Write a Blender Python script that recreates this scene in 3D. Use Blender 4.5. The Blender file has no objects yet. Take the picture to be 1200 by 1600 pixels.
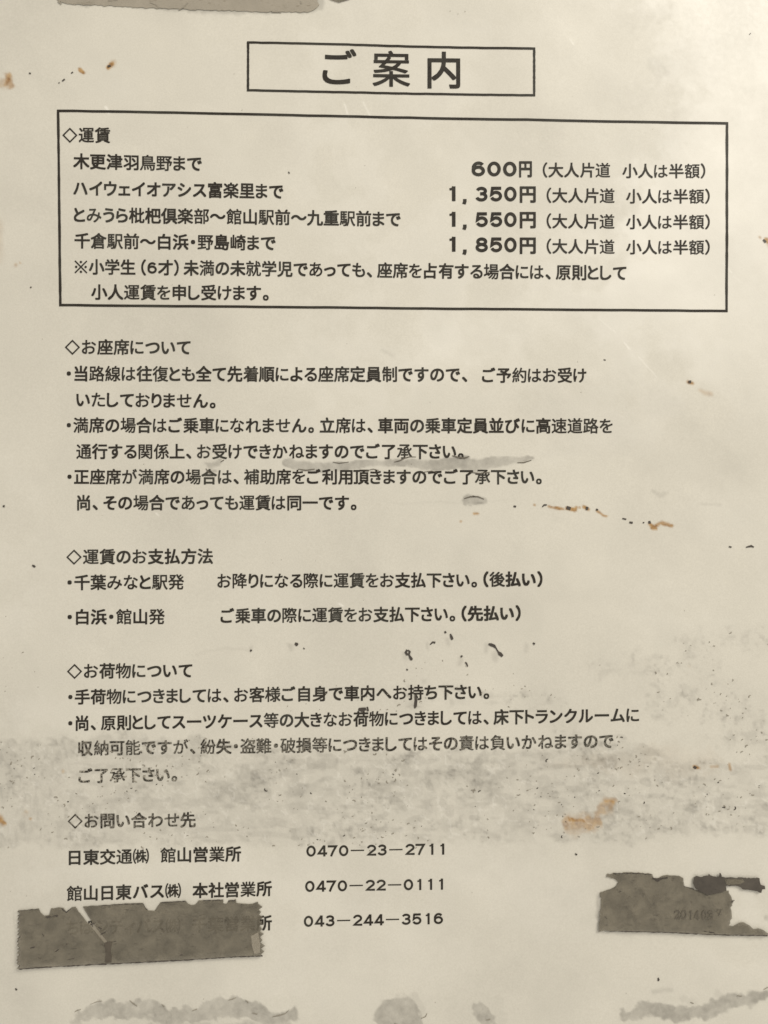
import bpy, bmesh, math, random
import numpy as np
from mathutils import Vector

scene = bpy.context.scene
C = scene.collection
# ------------------------------------------------------------------ camera
F_PX = 1245.0            # focal length in pixels of the 1200 x 1600 picture
YAW = math.radians(2.4)
DIST = 0.2075            # a phone held about 20 cm from the notice
Z0 = 1.50                # height of the middle of the notice on the board
cam_x = -DIST * math.tan(YAW)
cd = bpy.data.cameras.new('camera')
cam = bpy.data.objects.new('camera', cd); C.objects.link(cam)
cd.sensor_fit = 'VERTICAL'; cd.sensor_height = 24.0
cd.angle = 2 * math.atan(800.0 / F_PX)
cd.clip_start = 0.01; cd.clip_end = 50
cam.location = (cam_x, -DIST, Z0)
cam.rotation_euler = (math.radians(90), 0, -YAW)
cd.dof.use_dof = True; cd.dof.focus_distance = DIST; cd.dof.aperture_fstop = 22
scene.camera = cam

# ------------------------------------------------------------------ light
world = bpy.data.worlds.new('World'); scene.world = world
world.use_nodes = True
bg = world.node_tree.nodes['Background']
bg.inputs['Color'].default_value = (1.0, 0.955, 0.885, 1)
bg.inputs['Strength'].default_value = 0.63

def area(name, loc, target, size, power, color):
    l = bpy.data.lights.new(name, 'AREA'); l.shape = 'RECTANGLE'
    l.size = size[0]; l.size_y = size[1]; l.energy = power; l.color = color
    o = bpy.data.objects.new(name, l); C.objects.link(o)
    o.location = loc
    o.rotation_euler = (Vector(target) - Vector(loc)).to_track_quat('-Z', 'Y').to_euler()
area('ceiling_lamp', (1.10, -1.16, Z0 + 1.26), (0, 0, Z0), (1.1, 0.8), 33.5, (1.0, 0.95, 0.865))

scene.view_settings.view_transform = 'Standard'
scene.view_settings.look = 'None'
scene.view_settings.exposure = 0.0
scene.view_settings.gamma = 1.0
scene.view_settings.use_curve_mapping = False

# ------------------------------------------------------------------ sheet plane
def P(px, py):
    """point of the sheet plane (u to the right, v up, metres) for a measured place on the notice"""
    a = (np.asarray(px, float) - 600.0) / F_PX
    b = (800.0 - np.asarray(py, float)) / F_PX
    dx = math.cos(YAW) * a + math.sin(YAW)
    dy = -math.sin(YAW) * a + math.cos(YAW)
    t = DIST / dy
    return cam_x + t * dx, t * b
MM = 0.001

_bk = np.random.default_rng(77)
BK = [(_bk.random((60, 50)), c) for c in (95.0, 48.0)]
def buckle(px, py):
    """small dents and ripples of the film at a place on the notice (metres), by smooth interpolation of a random grid"""
    px = np.asarray(px, float); py = np.asarray(py, float); t = 0
    for k, (g, c) in enumerate(BK):
        fx = np.clip((px + 120) / c, 0, 48.9); fy = np.clip((py + 120) / c, 0, 58.9)
        ix = fx.astype(int); iy = fy.astype(int); tx = fx - ix; ty = fy - iy
        tx = tx * tx * (3 - 2 * tx); ty = ty * ty * (3 - 2 * ty)
        t = t + ((g[iy, ix] * (1 - tx) + g[iy, ix + 1] * tx) * (1 - ty) + (g[iy + 1, ix] * (1 - tx) + g[iy + 1, ix + 1] * tx) * ty) * (0.30, 0.12)[k]
    return t * MM

def wave(u, v):
    """gentle buckling of the plastic sheet (metres)"""
    return (0.10 * np.sin(u * 31 + 0.6) * np.cos(v * 23 + 1.0) + 0.05 * np.sin(u * 67 + v * 41)) * MM

# ------------------------------------------------------------------ materials
def mat(name):
    m = bpy.data.materials.new(name); m.use_nodes = True
    nt = m.node_tree
    return m, nt, nt.nodes['Principled BSDF']

def N(nt, t, **kw):
    n = nt.nodes.new(t)
    for k, v in kw.items():
        setattr(n, k, v)
    return n

def coat(b, w=0.70, r=0.42):
    b.inputs['Coat Weight'].default_value = w
    b.inputs['Coat Roughness'].default_value = r
    b.inputs['Coat IOR'].default_value = 1.5

def noise(nt, co, scale, detail=4, rough=0.55, dist=0.0):
    n = N(nt, 'ShaderNodeTexNoise')
    n.inputs['Scale'].default_value = scale; n.inputs['Detail'].default_value = detail
    n.inputs['Roughness'].default_value = rough; n.inputs['Distortion'].default_value = dist
    nt.links.new(co, n.inputs['Vector'])
    return n.outputs['Fac']

def ramp(nt, fac, stops):
    r = N(nt, 'ShaderNodeValToRGB')
    e = r.color_ramp.elements
    while len(e) < len(stops):
        e.new(0.5)
    for i, (p, c) in enumerate(stops):
        e[i].position = p
        e[i].color = c if isinstance(c, tuple) else (c, c, c, 1)
    nt.links.new(fac, r.inputs['Fac'])
    return r.outputs['Color']

def mix(nt, fac, a, b, blend='MIX'):
    m = N(nt, 'ShaderNodeMix', data_type='RGBA', blend_type=blend)
    for sock, val in ((m.inputs[0], fac), (m.inputs[6], a), (m.inputs[7], b)):
        if isinstance(val, (int, float)):
            sock.default_value = val
        elif isinstance(val, tuple):
            sock.default_value = val
        else:
            nt.links.new(val, sock)
    return m.outputs[2]

def attr(nt, name):
    a = N(nt, 'ShaderNodeAttribute'); a.attribute_name = name
    return a.outputs['Fac']

def math_(nt, op, a, b):
    m = N(nt, 'ShaderNodeMath', operation=op)
    for s, v in zip(m.inputs, (a, b)):
        if isinstance(v, (int, float)): s.default_value = v
        else: nt.links.new(v, s)
    return m.outputs[0]

# paper under a plastic film
PAPER, nt, b = mat('aged_laminated_paper')
co = N(nt, 'ShaderNodeTexCoord').outputs['Object']
base = (0.660, 0.612, 0.500, 1)
g1 = noise(nt, co, 2600, 3, 0.6)
g2 = noise(nt, co, 90, 5, 0.55)
g3 = noise(nt, co, 700, 4, 0.6, 0.4)
c = mix(nt, ramp(nt, g1, [(0.3, 0.0), (0.7, 1.0)]), (0.612, 0.580, 0.495, 1), (0.682, 0.648, 0.557, 1))
c = mix(nt, ramp(nt, g2, [(0.35, 0.0), (0.7, 0.30)]), c, (0.57, 0.545, 0.468, 1))
c = mix(nt, attr(nt, 'milky_sheen'), c, (0.83, 0.80, 0.72, 1))
gm = math_(nt, 'MULTIPLY', attr(nt, 'grey'), ramp(nt, g3, [(0.25, 0.72), (0.75, 1.15)]))
c = mix(nt, gm, c, (0.205, 0.190, 0.160, 1))
rustcol = ramp(nt, g3, [(0.3, (0.22, 0.098, 0.024, 1)), (0.7, (0.50, 0.315, 0.125, 1))])
rust_a = attr(nt, 'rust')
c = mix(nt, rust_a, c, rustcol)
c = mix(nt, attr(nt, 'dark'), c, (0.045, 0.034, 0.024, 1))
c = mix(nt, attr(nt, 'scratch_glint'), c, (0.93, 0.90, 0.82, 1))
nt.links.new(c, b.inputs['Base Color'])
b.inputs['Roughness'].default_value = 0.6
b.inputs['Specular IOR Level'].default_value = 0.25
coat(b)
nt.links.new(ramp(nt, g3, [(0.3, 0.36), (0.75, 0.50)]), b.inputs['Coat Roughness'])
bp = N(nt, 'ShaderNodeBump'); bp.inputs['Strength'].default_value = 0.30
bp.inputs['Distance'].default_value = 0.00006
nt.links.new(noise(nt, co, 1500, 4, 0.6), bp.inputs['Height'])
nt.links.new(bp.outputs['Normal'], b.inputs['Normal'])

# printed toner, lightly speckled; eaten away where the sheet is abraded
def ink_material(name, worn):
    m, nt, b = mat(name)
    co = N(nt, 'ShaderNodeTexCoord').outputs['Object']
    n1 = noise(nt, co, 3200, 3, 0.6)
    c = mix(nt, ramp(nt, n1, [(0.35, 0.0), (0.75, 1.0)]), (0.011, 0.008, 0.005, 1), (0.040, 0.031, 0.020, 1))
    c = mix(nt, ramp(nt, noise(nt, co, 60, 3), [(0.45, 0.0), (0.75, 0.22)]), c, (0.13, 0.14, 0.11, 1))
    if worn:
        w = ramp(nt, noise(nt, co, 1500, 5, 0.68, 0.6), [(0.47, 0.0), (0.58, worn)])
        c = mix(nt, w, c, (0.42, 0.385, 0.31, 1))
    nt.links.new(c, b.inputs['Base Color'])
    b.inputs['Roughness'].default_value = 0.6
    b.inputs['Specular IOR Level'].default_value = 0.25
    coat(b, 0.25)
    b.inputs['Roughness'].default_value = 0.8
    return m
INK = ink_material('printed_toner', 0)
INK_WORN = ink_material('printed_toner_worn', 0.75)
INK_HALF = ink_material('printed_toner_half_worn', 0.4)

def tape_material(name, c1, c2, c3, alpha):
    m, nt, b = mat(name)
    co = N(nt, 'ShaderNodeTexCoord').outputs['Object']
    n1 = noise(nt, co, 230, 6, 0.62, 0.5)
    st = N(nt, 'ShaderNodeMapping'); st.inputs['Scale'].default_value = (0.55, 1.0, 1.6); nt.links.new(co, st.inputs['Vector'])
    n2 = noise(nt, st.outputs['Vector'], 900, 6, 0.68)
    c = mix(nt, ramp(nt, n1, [(0.3, 0.0), (0.72, 1.0)]), c1, c2)
    c = mix(nt, ramp(nt, n2, [(0.58, 0.0), (0.68, 0.7)]), c, c3)
    c = mix(nt, ramp(nt, noise(nt, co, 3500, 2), [(0.3, 0.0), (0.7, 0.22)]), c, c3)
    nt.links.new(c, b.inputs['Base Color'])
    b.inputs['Roughness'].default_value = 0.55
    b.inputs['Specular IOR Level'].default_value = 0.3
    coat(b, 0.6, 0.4)
    bp = N(nt, 'ShaderNodeBump'); bp.inputs['Strength'].default_value = 0.5
    bp.inputs['Distance'].default_value = 0.00010
    nt.links.new(noise(nt, co, 600, 5, 0.6, 0.3), bp.inputs['Height'])
    nt.links.new(bp.outputs['Normal'], b.inputs['Normal'])
    b.inputs['Alpha'].default_value = alpha
    return m
TAPE = tape_material('dirty_grey_tape', (0.130, 0.113, 0.080, 1), (0.285, 0.250, 0.182, 1), (0.060, 0.049, 0.033, 1), 0.56)
TAPE_DARK = tape_material('blackened_tape', (0.052, 0.042, 0.031, 1), (0.095, 0.080, 0.060, 1), (0.03, 0.024, 0.018, 1), 1.0)
TAPE_PALE = tape_material('pale_grey_tape', (0.40, 0.36, 0.285, 1), (0.47, 0.42, 0.335, 1), (0.26, 0.22, 0.16, 1), 0.72)

def flat_material(name, col, rough=0.6, cw=0.0):
    m, nt, b = mat(name)
    co = N(nt, 'ShaderNodeTexCoord').outputs['Object']
    c = mix(nt, ramp(nt, noise(nt, co, 900, 4), [(0.3, 0.0), (0.7, 1.0)]), tuple(x * 0.75 for x in col[:3]) + (1,), col)
    nt.links.new(c, b.inputs['Base Color'])
    b.inputs['Roughness'].default_value = rough
    if cw: coat(b, cw)
    return m
GRIT = flat_material('black_grit', (0.05, 0.038, 0.027, 1), 0.7, 0.5)
GRIT_SOFT = flat_material('brown_grey_grit', (0.30, 0.265, 0.205, 1), 0.7, 0.5)
PRINT_FAINT = flat_material('faint_stamp_ink', (0.125, 0.108, 0.080, 1), 0.7)
GRIT_SOFT2 = flat_material('grey_brown_crust', (0.13, 0.11, 0.08, 1), 0.7, 0.3)
BOARD = flat_material('painted_board', (0.52, 0.49, 0.42, 1), 0.5, 0.3)

# ------------------------------------------------------------------ helpers
def link(name, me, m, parent=None, **props):
    o = bpy.data.objects.new(name, me); C.objects.link(o)
    if m is not None: me.materials.append(m)
    if parent is not None: o.parent = parent
    for k, v in props.items(): o[k] = v
    return o

def thing(name, label, cat, group=None):
    o = bpy.data.objects.new(name, None); C.objects.link(o)
    o.empty_display_size = 0.01
    o.location = (0, 0, Z0)
    o['label'] = label; o['category'] = cat
    if group: o['group'] = group
    return o

def mesh_px(name, px, py, faces, m, parent, lift, **props):
    """flat mesh given by places on the notice; lift in metres off the sheet"""
    u, v = P(np.array(px), np.array(py))
    y = -(wave(u, v) + buckle(px, py) + lift)
    me = bpy.data.meshes.new(name)
    me.from_pydata(list(zip(u.tolist(), y.tolist(), v.tolist())), [], faces)
    me.update()
    return link(name, me, m, parent, **props)

def slab_px(name, pts, lift, thick, m, parent, rise=None, **props):
    """solid thin piece with the given outline, its underside `lift` off the sheet"""
    bm = bmesh.new()
    vs = []
    for (x, y) in pts:
        u, v = P(x, y)
        l = lift if rise is None else lift + rise(x, y)
        vs.append(bm.verts.new((float(u), -float(wave(u, v) + buckle(x, y) + l), float(v))))
    f = bm.faces.new(vs)
    f.normal_update()
    if f.normal.y > 0: f.normal_flip()
    ex = bmesh.ops.extrude_face_region(bm, geom=[f])
    top = [g for g in ex['geom'] if isinstance(g, bmesh.types.BMVert)]
    for v in top: v.co.y -= thick
    bmesh.ops.triangulate(bm, faces=list(bm.faces), ngon_method='EAR_CLIP')
    bmesh.ops.recalc_face_normals(bm, faces=list(bm.faces))
    me = bpy.data.meshes.new(name); bm.to_mesh(me); bm.free()
    return link(name, me, m, parent, **props)

def rough_outline(pts, amp, step, rnd, closed=True):
    """subdivide an outline and fray it"""
    out = []
    n = len(pts)
    for i in range(n if closed else n - 1):
        a, b_ = pts[i], pts[(i + 1) % n]
        L = math.hypot(b_[0] - a[0], b_[1] - a[1])
        k = max(1, int(L / step))
        for j in range(k):
            t = j / k
            out.append((a[0] + (b_[0] - a[0]) * t + rnd.uniform(-amp, amp),
                        a[1] + (b_[1] - a[1]) * t + rnd.uniform(-amp, amp)))
    if not closed: out.append(pts[-1])
    return out

# ------------------------------------------------------------------ backing board
bm = bmesh.new()
bmesh.ops.create_cube(bm, size=1.0)
for v in bm.verts:
    v.co = Vector((v.co.x * 0.42, 0.0028 + (v.co.y + 0.5) * 0.012, v.co.z * 0.52 + Z0))
bmesh.ops.bevel(bm, geom=list(bm.edges), offset=0.0015, segments=2, affect='EDGES')
me = bpy.data.meshes.new('board'); bm.to_mesh(me); bm.free()
link('board', me, BOARD, None, kind='structure')

# ------------------------------------------------------------------ the notice: laminated sheet
notice = thing('bus_notice', 'weathered laminated white bus fare notice with black printed text and rust stains', 'notice')

STEP = 2.0
xs = np.arange(-34, 1235, STEP); ys = np.arange(-90, 1692, STEP)
X, Y = np.meshgrid(xs, ys)
H, W = X.shape
rng = np.random.default_rng(7)

def vnoise(cell, seed, cellx=None):
    r = np.random.default_rng(seed)
    cx = (cellx or cell) / STEP; cy = cell / STEP
    gw = int(W / cx) + 3; gh = int(H / cy) + 3
    g = r.random((gh, gw))
    fx = np.arange(W) / cx; fy = np.arange(H) / cy
    ix = fx.astype(int); iy = fy.astype(int)
    tx = fx - ix; ty = fy - iy
    tx = tx * tx * (3 - 2 * tx); ty = ty * ty * (3 - 2 * ty)
    a = g[np.ix_(iy, ix)]; b_ = g[np.ix_(iy, ix + 1)]
    c_ = g[np.ix_(iy + 1, ix)]; d = g[np.ix_(iy + 1, ix + 1)]
    tx = tx[None, :]; ty = ty[:, None]
    return (a * (1 - tx) + b_ * tx) * (1 - ty) + (c_ * (1 - tx) + d * tx) * ty
def fbm(cell, seed, octs=4, cellx=None, gain=0.55):
    s = 0; a = 1; t = 0
    for k in range(octs):
        if cell / 2 ** k < 2.5: break
        s = s + a * vnoise(cell / 2 ** k, seed + k * 17, None if cellx is None else max(2.5, cellx / 2 ** k)); t += a; a *= gain
    return s / t
def sstep(e0, e1, x):
    t = np.clip((x - e0) / (e1 - e0), 0, 1)
    return t * t * (3 - 2 * t)

wx = (fbm(34, 100, 4) - 0.5) + (fbm(9, 110, 2) - 0.5) * 0.45; wy = (fbm(34, 200, 4) - 0.5) + (fbm(9, 210, 2) - 0.5) * 0.45      # domain warp
fine = fbm(14, 300, 3); mid = fbm(60, 400, 4); big = fbm(240, 500, 3); blotch = fbm(30, 520, 4)
grey = np.zeros((H, W)); rust = np.zeros((H, W)); dark = np.zeros((H, W))
milky_sheen = np.zeros((H, W)); scr_glint = np.zeros((H, W)); zz = np.zeros((H, W))

def path_field(pts, pad, warp=10.0):
    """1 inside a stroke of varying radius, falling outwards; pts = [(x, y, r), ...]; returns window + signed distance"""
    px = [p[0] for p in pts]; py = [p[1] for p in pts]; R = max(p[2] for p in pts) + pad
    x0 = max(0, int((min(px) - R - xs[0]) / STEP)); x1 = min(W, int((max(px) + R - xs[0]) / STEP) + 2)
    y0 = max(0, int((min(py) - R - ys[0]) / STEP)); y1 = min(H, int((max(py) + R - ys[0]) / STEP) + 2)
    s = (slice(y0, y1), slice(x0, x1))
    A = X[s] + wx[s] * warp * 2; B = Y[s] + wy[s] * warp * 2
    best = np.full(A.shape, 1e9)
    segs = list(zip(pts[:-1], pts[1:])) if len(pts) > 1 else [(pts[0], pts[0])]
    for (ax, ay, ar), (bx, by, br) in segs:
        dx, dy = bx - ax, by - ay; L = dx * dx + dy * dy
        t = np.clip(((A - ax) * dx + (B - ay) * dy) / L, 0, 1) if L > 0 else np.zeros(A.shape)
        d = np.hypot(A - ax - dx * t, B - ay - dy * t) - (ar + (br - ar) * t)
        best = np.minimum(best, d)
    return s, best
def paint(chan, pts, val, soft=2.0, warp=10.0, tex=0.0):
    s, d = path_field(pts, soft * 2 + warp * 1.5, warp)
    m = 1 - sstep(-soft, soft, d)
    if tex: m = m * np.clip(1 - tex * 1.5 + tex * 1.6 * fine[s] + tex * 1.6 * blotch[s], 0, 1.3)
    chan[s] = np.maximum(chan[s], m * val)
def rim(chan, pts, val, width=2.0, warp=10.0, up=True):
    """dirt collected along a stain's edge (upper edge only when up)"""
    s, d = path_field(pts, 20 + warp, warp)
    m = np.exp(-(d / width) ** 2) * np.clip((fine[s] - 0.45) * 5, 0, 1)
    chan[s] = np.maximum(chan[s], m * val)

# -- whitish lifted film at right, ragged edge, cloudy patches; bright sheen painted in
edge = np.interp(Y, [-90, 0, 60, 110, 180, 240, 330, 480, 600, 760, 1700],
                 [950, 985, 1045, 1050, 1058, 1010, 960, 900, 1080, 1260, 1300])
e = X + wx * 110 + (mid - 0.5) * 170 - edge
milky_sheen += 0.50 * sstep(-34, 60, e) * sstep(900, 200, Y) * (0.72 + 0.56 * blotch) + 0.16 * sstep(-260, 10, e) * sstep(700, 100, Y)
paint(milky_sheen, [(640, 560, 30), (760, 520, 42), (900, 470, 40)], 0.22, 30, 30, 0.3)
paint(milky_sheen, [(690, 100, 20), (850, 40, 30), (940, 60, 18)], 0.10, 25, 30, 0.3)
paint(milky_sheen, [(860, 1400, 60), (760, 1360, 40)], 0.14, 40, 30)
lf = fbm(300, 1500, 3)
milky_sheen += 0.22 * sstep(0.48, 0.75, lf) * sstep(0.3, 0.6, mid); grey += 0.07 * sstep(0.52, 0.28, lf)
paint(milky_sheen, [(30, 1110, 24), (200, 1120, 14)], 0.16, 22, 30)  # highlights at lower left and bottom painted as paler paper
paint(milky_sheen, [(60, 1365, 22), (400, 1370, 24), (560, 1420, 30)], 0.15, 22, 30)
paint(milky_sheen, [(330, 1545, 30), (700, 1500, 40)], 0.08, 30, 30)
paint(grey, [(1030, 118, 12), (1022, 100, 9)], 0.13, 5, 16)
paint(grey, [(1000, 30, 22), (1050, 20, 12)], 0.06, 8, 20)
paint(grey, [(760, 340, 30), (960, 330, 30)], 0.05, 20, 40)
paint(grey, [(850, 640, 45), (1000, 660, 60), (1080, 720, 60)], 0.075, 30, 40)
grey += 0.05 * sstep(0.45, 0.75, mid) + 0.04 * sstep(0.45, 0.7, big)
grey += 0.035 * sstep(200, -30, X)

# -- abraded, dirty band across the lower part
top_edge = np.interp(X, [-40, 0, 60, 240, 330, 560, 760, 880, 960, 1050, 1240],
                     [1160, 1155, 1154, 1150, 1160, 1176, 1172, 1160, 1150, 1190, 1182])
bot_edge = np.interp(X, [-40, 260, 420, 720, 980, 1240], [1322, 1322, 1322, 1316, 1314, 1300])
band = sstep(-5, 6, Y - top_edge + wy * 34) * sstep(6, -10, Y - bot_edge + wy * 30)
stre = fbm(9, 700, 3, cellx=26); strv = fbm(26, 720, 3, cellx=7)
bl = np.where(X < 110, strv, stre)
speck = fbm(5.5, 655, 2)
grey += band * 0.26 * sstep(0.50, 0.85, speck) * sstep(0.34, 0.62, mid)
grey += band * (0.085 + 0.13 * sstep(0.45, 0.75, fbm(26, 640, 4)) + 0.16 * sstep(0.48, 0.70, bl) + 0.05 * sstep(500, 0, X))
patch = vnoise(18, 660) * 0.6 + vnoise(11, 661) * 0.4           # small squarish dull patches
grey += band * 0.18 * sstep(0.66, 0.74, patch) * sstep(200, 420, X)
# dark smear behind the eaten lines on the left
paint(grey, [(110, 1165, 9), (230, 1180, 13), (300, 1180, 7)], 0.30, 9, 16, 0.5)
paint(grey, [(90, 1205, 14), (80, 1245, 12)], 0.20, 9, 14, 0.5)
paint(grey, [(400, 1172, 6), (560, 1184, 8), (640, 1186, 5)], 0.22, 8, 16, 0.5)
paint(grey, [(760, 1200, 16), (850, 1196, 18), (930, 1205, 12)], 0.13, 12, 20, 0.5)
paint(grey, [(820, 1245, 8), (760, 1232, 6)], 0.18, 8, 16, 0.5)
for (x, y, r) in [(340, 1222, 10), (1072, 1278, 9), (1092, 1276, 7), (1010, 1300, 10), (1000, 1246, 9), (540, 1308, 8), (625, 1256, 8), (703, 1292, 8), (580, 1268, 8), (805, 1305, 9), (480, 1288, 9), (1022, 1296, 8), (600, 1196, 10), (620, 1262, 6)]:
    paint(grey, [(x, y, r)], 0.22, 4, 10, 0.4)
# pitted arms running up to the right
arm = np.zeros((H, W))
for pts in ([(870, 1150, 10), (890, 1130, 8), (910, 1180, 16)], [(1000, 1030, 14), (1050, 1100, 34), (1110, 1080, 28), (1160, 1140, 40)],
            [(930, 1040, 8), (1010, 1050, 10), (1090, 1020, 14)], [(1130, 1000, 10), (1180, 1010, 16)],
            [(640, 1085, 14), (760, 1092, 14), (860, 1090, 10)]):
    paint(arm, pts, 1.0, 14, 30)
grey += arm * (0.035 + 0.18 * sstep(0.48, 0.72, fbm(12, 610, 3)) + 0.26 * sstep(0.55, 0.82, fbm(5.5, 656, 2)) * sstep(0.4, 0.6, blotch))

# -- grey glue smears between the lines
smear = [(449, 722, 6.5), (480, 726, 8), (540, 728, 7), (590, 727, 5), (616, 725, 3.2), (636, 723, 5), (680, 725, 9), (740, 726, 10), (780, 724, 9), (806, 721, 5.5), (830, 718, 1)]
paint(grey, smear, 0.50, 2.0, 6, 0.55); rim(dark, smear, 0.32, 1.2, 6)
s2 = [(724, 781, 5), (742, 780, 7), (757, 782, 4)]
paint(grey, s2, 0.50, 2.4, 6, 0.4); rim(dark, s2, 0.5, 1.6, 6)
paint(grey, [(322, 724, 2), (330, 729, 5), (343, 722, 4)], 0.58, 2.4, 6, 0.4)
paint(grey, [(326, 737, 3), (336, 738, 2)], 0.5, 2.4, 5, 0.4)
paint(grey, [(708, 716, 2), (722, 716, 5), (732, 714, 2)], 0.75, 1.6, 3)
paint(grey, [(1020, 768, 3), (1032, 774, 5), (1044, 770, 2)], 0.22, 3, 4)
paint(grey, [(1095, 788, 2), (1125, 789, 3)], 0.20, 3, 2)
paint(grey, [(540, 783, 1), (640, 786, 1.5), (790, 783, 1)], 0.14, 3, 3)
paint(grey, [(310, 1022, 1), (350, 1015, 2), (392, 1010, 3)], 0.16, 4, 8)
paint(grey, [(600, 548, 3), (615, 556, 2)], 0.18, 4, 6)
for (x, y, r) in [(630, 1024, 5), (668, 1008, 4), (698, 1000, 4), (758, 1013, 5), (773, 1028, 5), (822, 1010, 4), (715, 1030, 5), (392, 1010, 3), (455, 1010, 4), (645, 1100, 6)]:
    paint(grey, [(x, y - 2, r), (x, y + 5, r * 0.8)], 0.27, 4, 6)

# -- water-soft grey blots along the bottom edge
bl1 = [(114, 1592, 4), (150, 1574, 12), (205, 1572, 14), (250, 1584, 14)]
bl2 = [(250, 1586, 12), (320, 1580, 14), (370, 1572, 14), (405, 1580, 14), (430, 1594, 10), (460, 1584, 8)]
for bl_ in (bl1, bl2):
    paint(grey, bl_, 0.50, 2.8, 13, 0.45); rim(dark, bl_, 0.20, 1.8, 12)
paint(grey, [(200, 1618, 20), (360, 1620, 22), (440, 1612, 16)], 0.40, 5, 14, 0.3)
paint(grey, [(605, 1588, 22), (628, 1572, 18), (640, 1600, 22)], 0.50, 2.8, 12, 0.45)
paint(grey, [(648, 1556, 8), (660, 1580, 6)], 0.16, 2.5, 8)
paint(grey, [(756, 1578, 13), (762, 1588, 14)], 0.49, 2.8, 10, 0.45)
paint(grey, [(778, 1566, 12), (784, 1596, 10)], 0.14, 3, 8)
bl3 = [(972, 1584, 8), (1000, 1576, 12), (1050, 1584, 14), (1095, 1582, 12), (1130, 1570, 14), (1165, 1562, 9), (1205, 1545, 7)]
paint(grey, bl3, 0.53, 2.8, 11, 0.45)
paint(grey, [(1022, 1552, 3), (1048, 1544, 3)], 0.24, 3, 5)
for (x, y) in [(1066, 1558), (1120, 1552)]:
    paint(grey, [(x, y, 6), (x + 16, y + 8, 5)], 0.16, 4, 6)
paint(grey, [(800, 1520, 4), (880, 1524, 5)], 0.10, 4, 6)

# -- tape shadows painted left and below, soft edge of top strip, small grey marks
paint(grey, [(24, 1425, 2), (26, 1505, 2)], 0.30, 6, 4)
paint(grey, [(30, 1512, 2), (200, 1505, 2), (400, 1496, 1)], 0.18, 5, 4)
paint(grey, [(934, 1400, 3), (934, 1452, 3)], 0.50, 4, 4)
paint(grey, [(936, 1457, 2), (1190, 1464, 2)], 0.25, 4, 4)
paint(grey, [(700, 1460, 2), (880, 1470, 3)], 0.06, 6, 8)
paint(grey, [(104, -8, 15), (300, 2, 18), (420, 5, 18), (492, 4, 17)], 0.40, 3.5, 6, 0.15)
paint(grey, [(1197, 1432, 4)], 0.35, 3, 3)

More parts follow.
